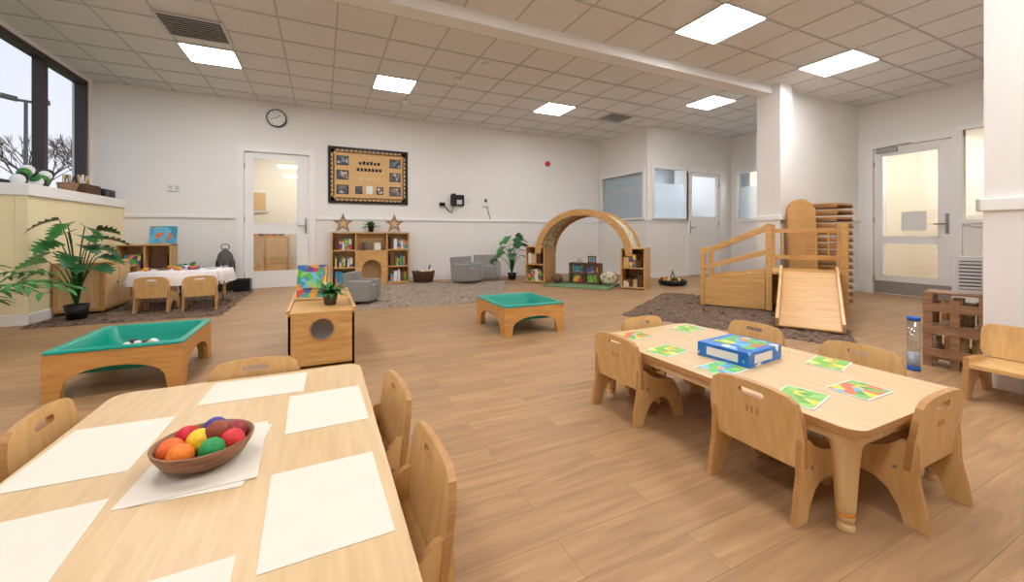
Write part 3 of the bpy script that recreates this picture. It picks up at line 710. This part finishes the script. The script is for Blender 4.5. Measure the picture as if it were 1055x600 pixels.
b.box((pw/2+.03,-ln/2-.02,pz/2+.005),(.52,L,.025),OAK,R('X',ang))
for s in (-1,1): b.box((pw/2+.03+s*.27,-ln/2-.02,pz/2+.04),(.03,L,.11),CHAIRW,R('X',ang))
b.done((5.12,3.2,.03),-61.3,bevel=.006)
b=B('stacked_wooden_cots')
for i in range(15):
    z=.05+i*.098; k=(i%2)*.01
    b.plate(rrect(.50,.5,.09,5,k,0),[rrect(.38,.38,.05,5,k,0)],.035,CHAIRW,T((0,0,z)),PLYE)
    for s in (-1,1): b.bb(s*.21-.02+k,s*.21+.02+k,-.24,.24,z-.05,z-.01,PLYE); 
    b.bb(k-.2,k+.2,-.2,.2,z-.008,z+.008,BIRCH)
b.done((6.74,3.38,0),0,bevel=.004)
b=B('curved_wooden_board'); b.plate([(-.2,0),(.2,0),(.2,1.3)]+[(.2*math.cos(math.radians(a)),1.3+.2*math.sin(math.radians(a))) for a in range(10,180,10)]+[(-.2,1.3)],[],.05,OAK,R('X',-3)@MXZ,PLYE)
b.done((6.2,3.38,0),-25,bevel=.005)
b=B('round_toy_tray'); b.lathe([(.2,0),(.26,.04),(.27,.09),(.24,.1),(.22,.06),(0,.05)],BLACK,cap1=False)
for i in range(16): b.sph((random.uniform(-.15,.15),random.uniform(-.15,.15),.1),.05,random.choice([TOYP,LEAF,ORANGE,BRAID]))
b.tube([(-.06,0,.1),(0,0,.28),(.06,0,.1)],.012,LEAF); b.done((6.2,5.75,0))
b=B('wooden_bench'); 
for s in (-1,1):
    b.plate([(-.2,0),(-.12,0),(-.08,.08),(0,.115),(.08,.08),(.12,0),(.2,0),(.18,.11),(.15,.2),(.08,.235),(-.17,.25),(-.19,.12)],[],.025,CHAIRW,T((s*.3,0,0))@MYZ,PLYE)
b.box((0,0,.2),(.58,.34,.025),CHAIRW); b.plate(rrect(.66,.21,.05,5),[rrect(.2,.03,.0149,5,0,.05)],.025,CHAIRW,T((0,.17,.32))@R('X',-6)@MXZ,PLYE)
b.done((3.70,.72,0),-90,bevel=.005)
b=B('wooden_peg_crate')
for s in (-1,1):
    for i in range(3): b.bb(-.165+.14*i,-.115+.14*i,s*.11-.015,s*.11+.015,0,.56-.05*(i==1),CRATEW)
    for z in (.08,.25,.42): b.bb(-.165,.165,s*.11-.03,s*.11-.014,z,z+.06,CRATEW)
for z in (.06,.3): b.bb(-.15,.15,-.11,.11,z,z+.02,CRATEW)
b.bb(-.165,.165,-.12,.12,.545,.56,CRATEW)
for i in range(5): b.cyl((-.12+.06*i,0,.4+.02*(i%3)),.026,.026,.16,random.choice([CHAIRW,BOWLW,STARW]),None,12)
for i in range(4): b.cyl((-.11+.07*i,0,.15),.03,.03,.14,random.choice([CHAIRW,BIRCH,STARW]),None,12)
b.done((4.3,1.285,0),-80)
b=B('portable_fan_heater'); b.bb(-.07,.07,-.06,.06,0,.27,LGREY); b.bb(-.055,.055,-.064,-.06,.03,.24,DGREY)
for i in range(8): b.bb(-.055,.055,-.068,-.064,.035+.026*i,.05+.026*i,LGREY)
b.done((4.33,1.24,.561),-65,bevel=.012)
b=B('sensory_tube'); b.cyl((0,0,.195),.036,.036,.34,CLEAR,None,24); b.cyl((0,0,.0125),.038,.038,.025,BLUE,None,24); b.cyl((0,0,.3775),.038,.038,.025,BLUE,None,24); b.cyl((0,0,.075),.033,.033,.10,plain('tube_beads',(190,205,222),.6,.4,90),None,24)
b.done((3.93,1.40,0))
b=B('ground_outside'); b.bb(-60,-3.7,-20,60,-.3,-.2,plain('grass',(90,110,70),.9,.2,2)); b.done()
b=B('street_lamp'); b.cyl((0,0,3.0),.08,.05,6.3,DGREY); b.box((0,0,6.2),(.7,.1,.08),DGREY)
for s in (-1,1): b.box((s*.4,0,6.25),(.4,.3,.14),DGREY,R('Y',s*-8))
b.done((-10.1,21.5,-.2),25)
random.seed(4)
b=B('bare_tree')
def branch(p,d,l,r,k):
    q=p+d*l; b.tube([p,p.lerp(q,.5)+Vector((random.uniform(-.03,.03),0,0)),q],r,BRAID,5,r*.6)
    if k==0: return
    for i in range(3 if k>1 else 4):
        nd=(d+Vector((random.uniform(-.7,.7),random.uniform(-.7,.7),random.uniform(-.05,.45)))).normalized(); branch(q,nd,l*.74,r*.6,k-1)
branch(Vector((0,0,0)),Vector((0,0,1)),1.7,.1,5)
me=b.mesh()
for x,y,s in ((-10.6,24,1),(-9.0,25,1.1),(-13.5,22,1)): o=place('bare_tree',me,(x,y,-.2),x*40); o.scale=(s,s,s)
# ---------------------------------------------------------------- world, light
w=bpy.data.worlds.new('sky'); sc.world=w; w.use_nodes=True; nt=w.node_tree; bg=nt.nodes['Background']
tc=nt.nodes.new('ShaderNodeTexCoord'); sx=nt.nodes.new('ShaderNodeSeparateXYZ'); nt.links.new(tc.outputs['Generated'],sx.inputs[0])
rp=nt.nodes.new('ShaderNodeValToRGB'); rp.color_ramp.elements[0].color=(.9,.91,.96,1); rp.color_ramp.elements[1].color=(.62,.75,.97,1); rp.color_ramp.elements[0].position=.1
nt.links.new(sx.outputs['Z'],rp.inputs['Fac']); nt.links.new(rp.outputs['Color'],bg.inputs['Color']); bg.inputs['Strength'].default_value=1.12
sc.view_settings.view_transform='Standard'
cam=bpy.data.cameras.new('camera'); co=bpy.data.objects.new('camera',cam); sc.collection.objects.link(co); sc.camera=co
cam.sensor_width=36; cam.lens=413/1055*36; cam.shift_y=-(300-241)/1055; cam.clip_start=.02; cam.clip_end=200
co.location=(0,0,1.0); co.rotation_euler=(math.radians(90),0,math.radians(-25.33))
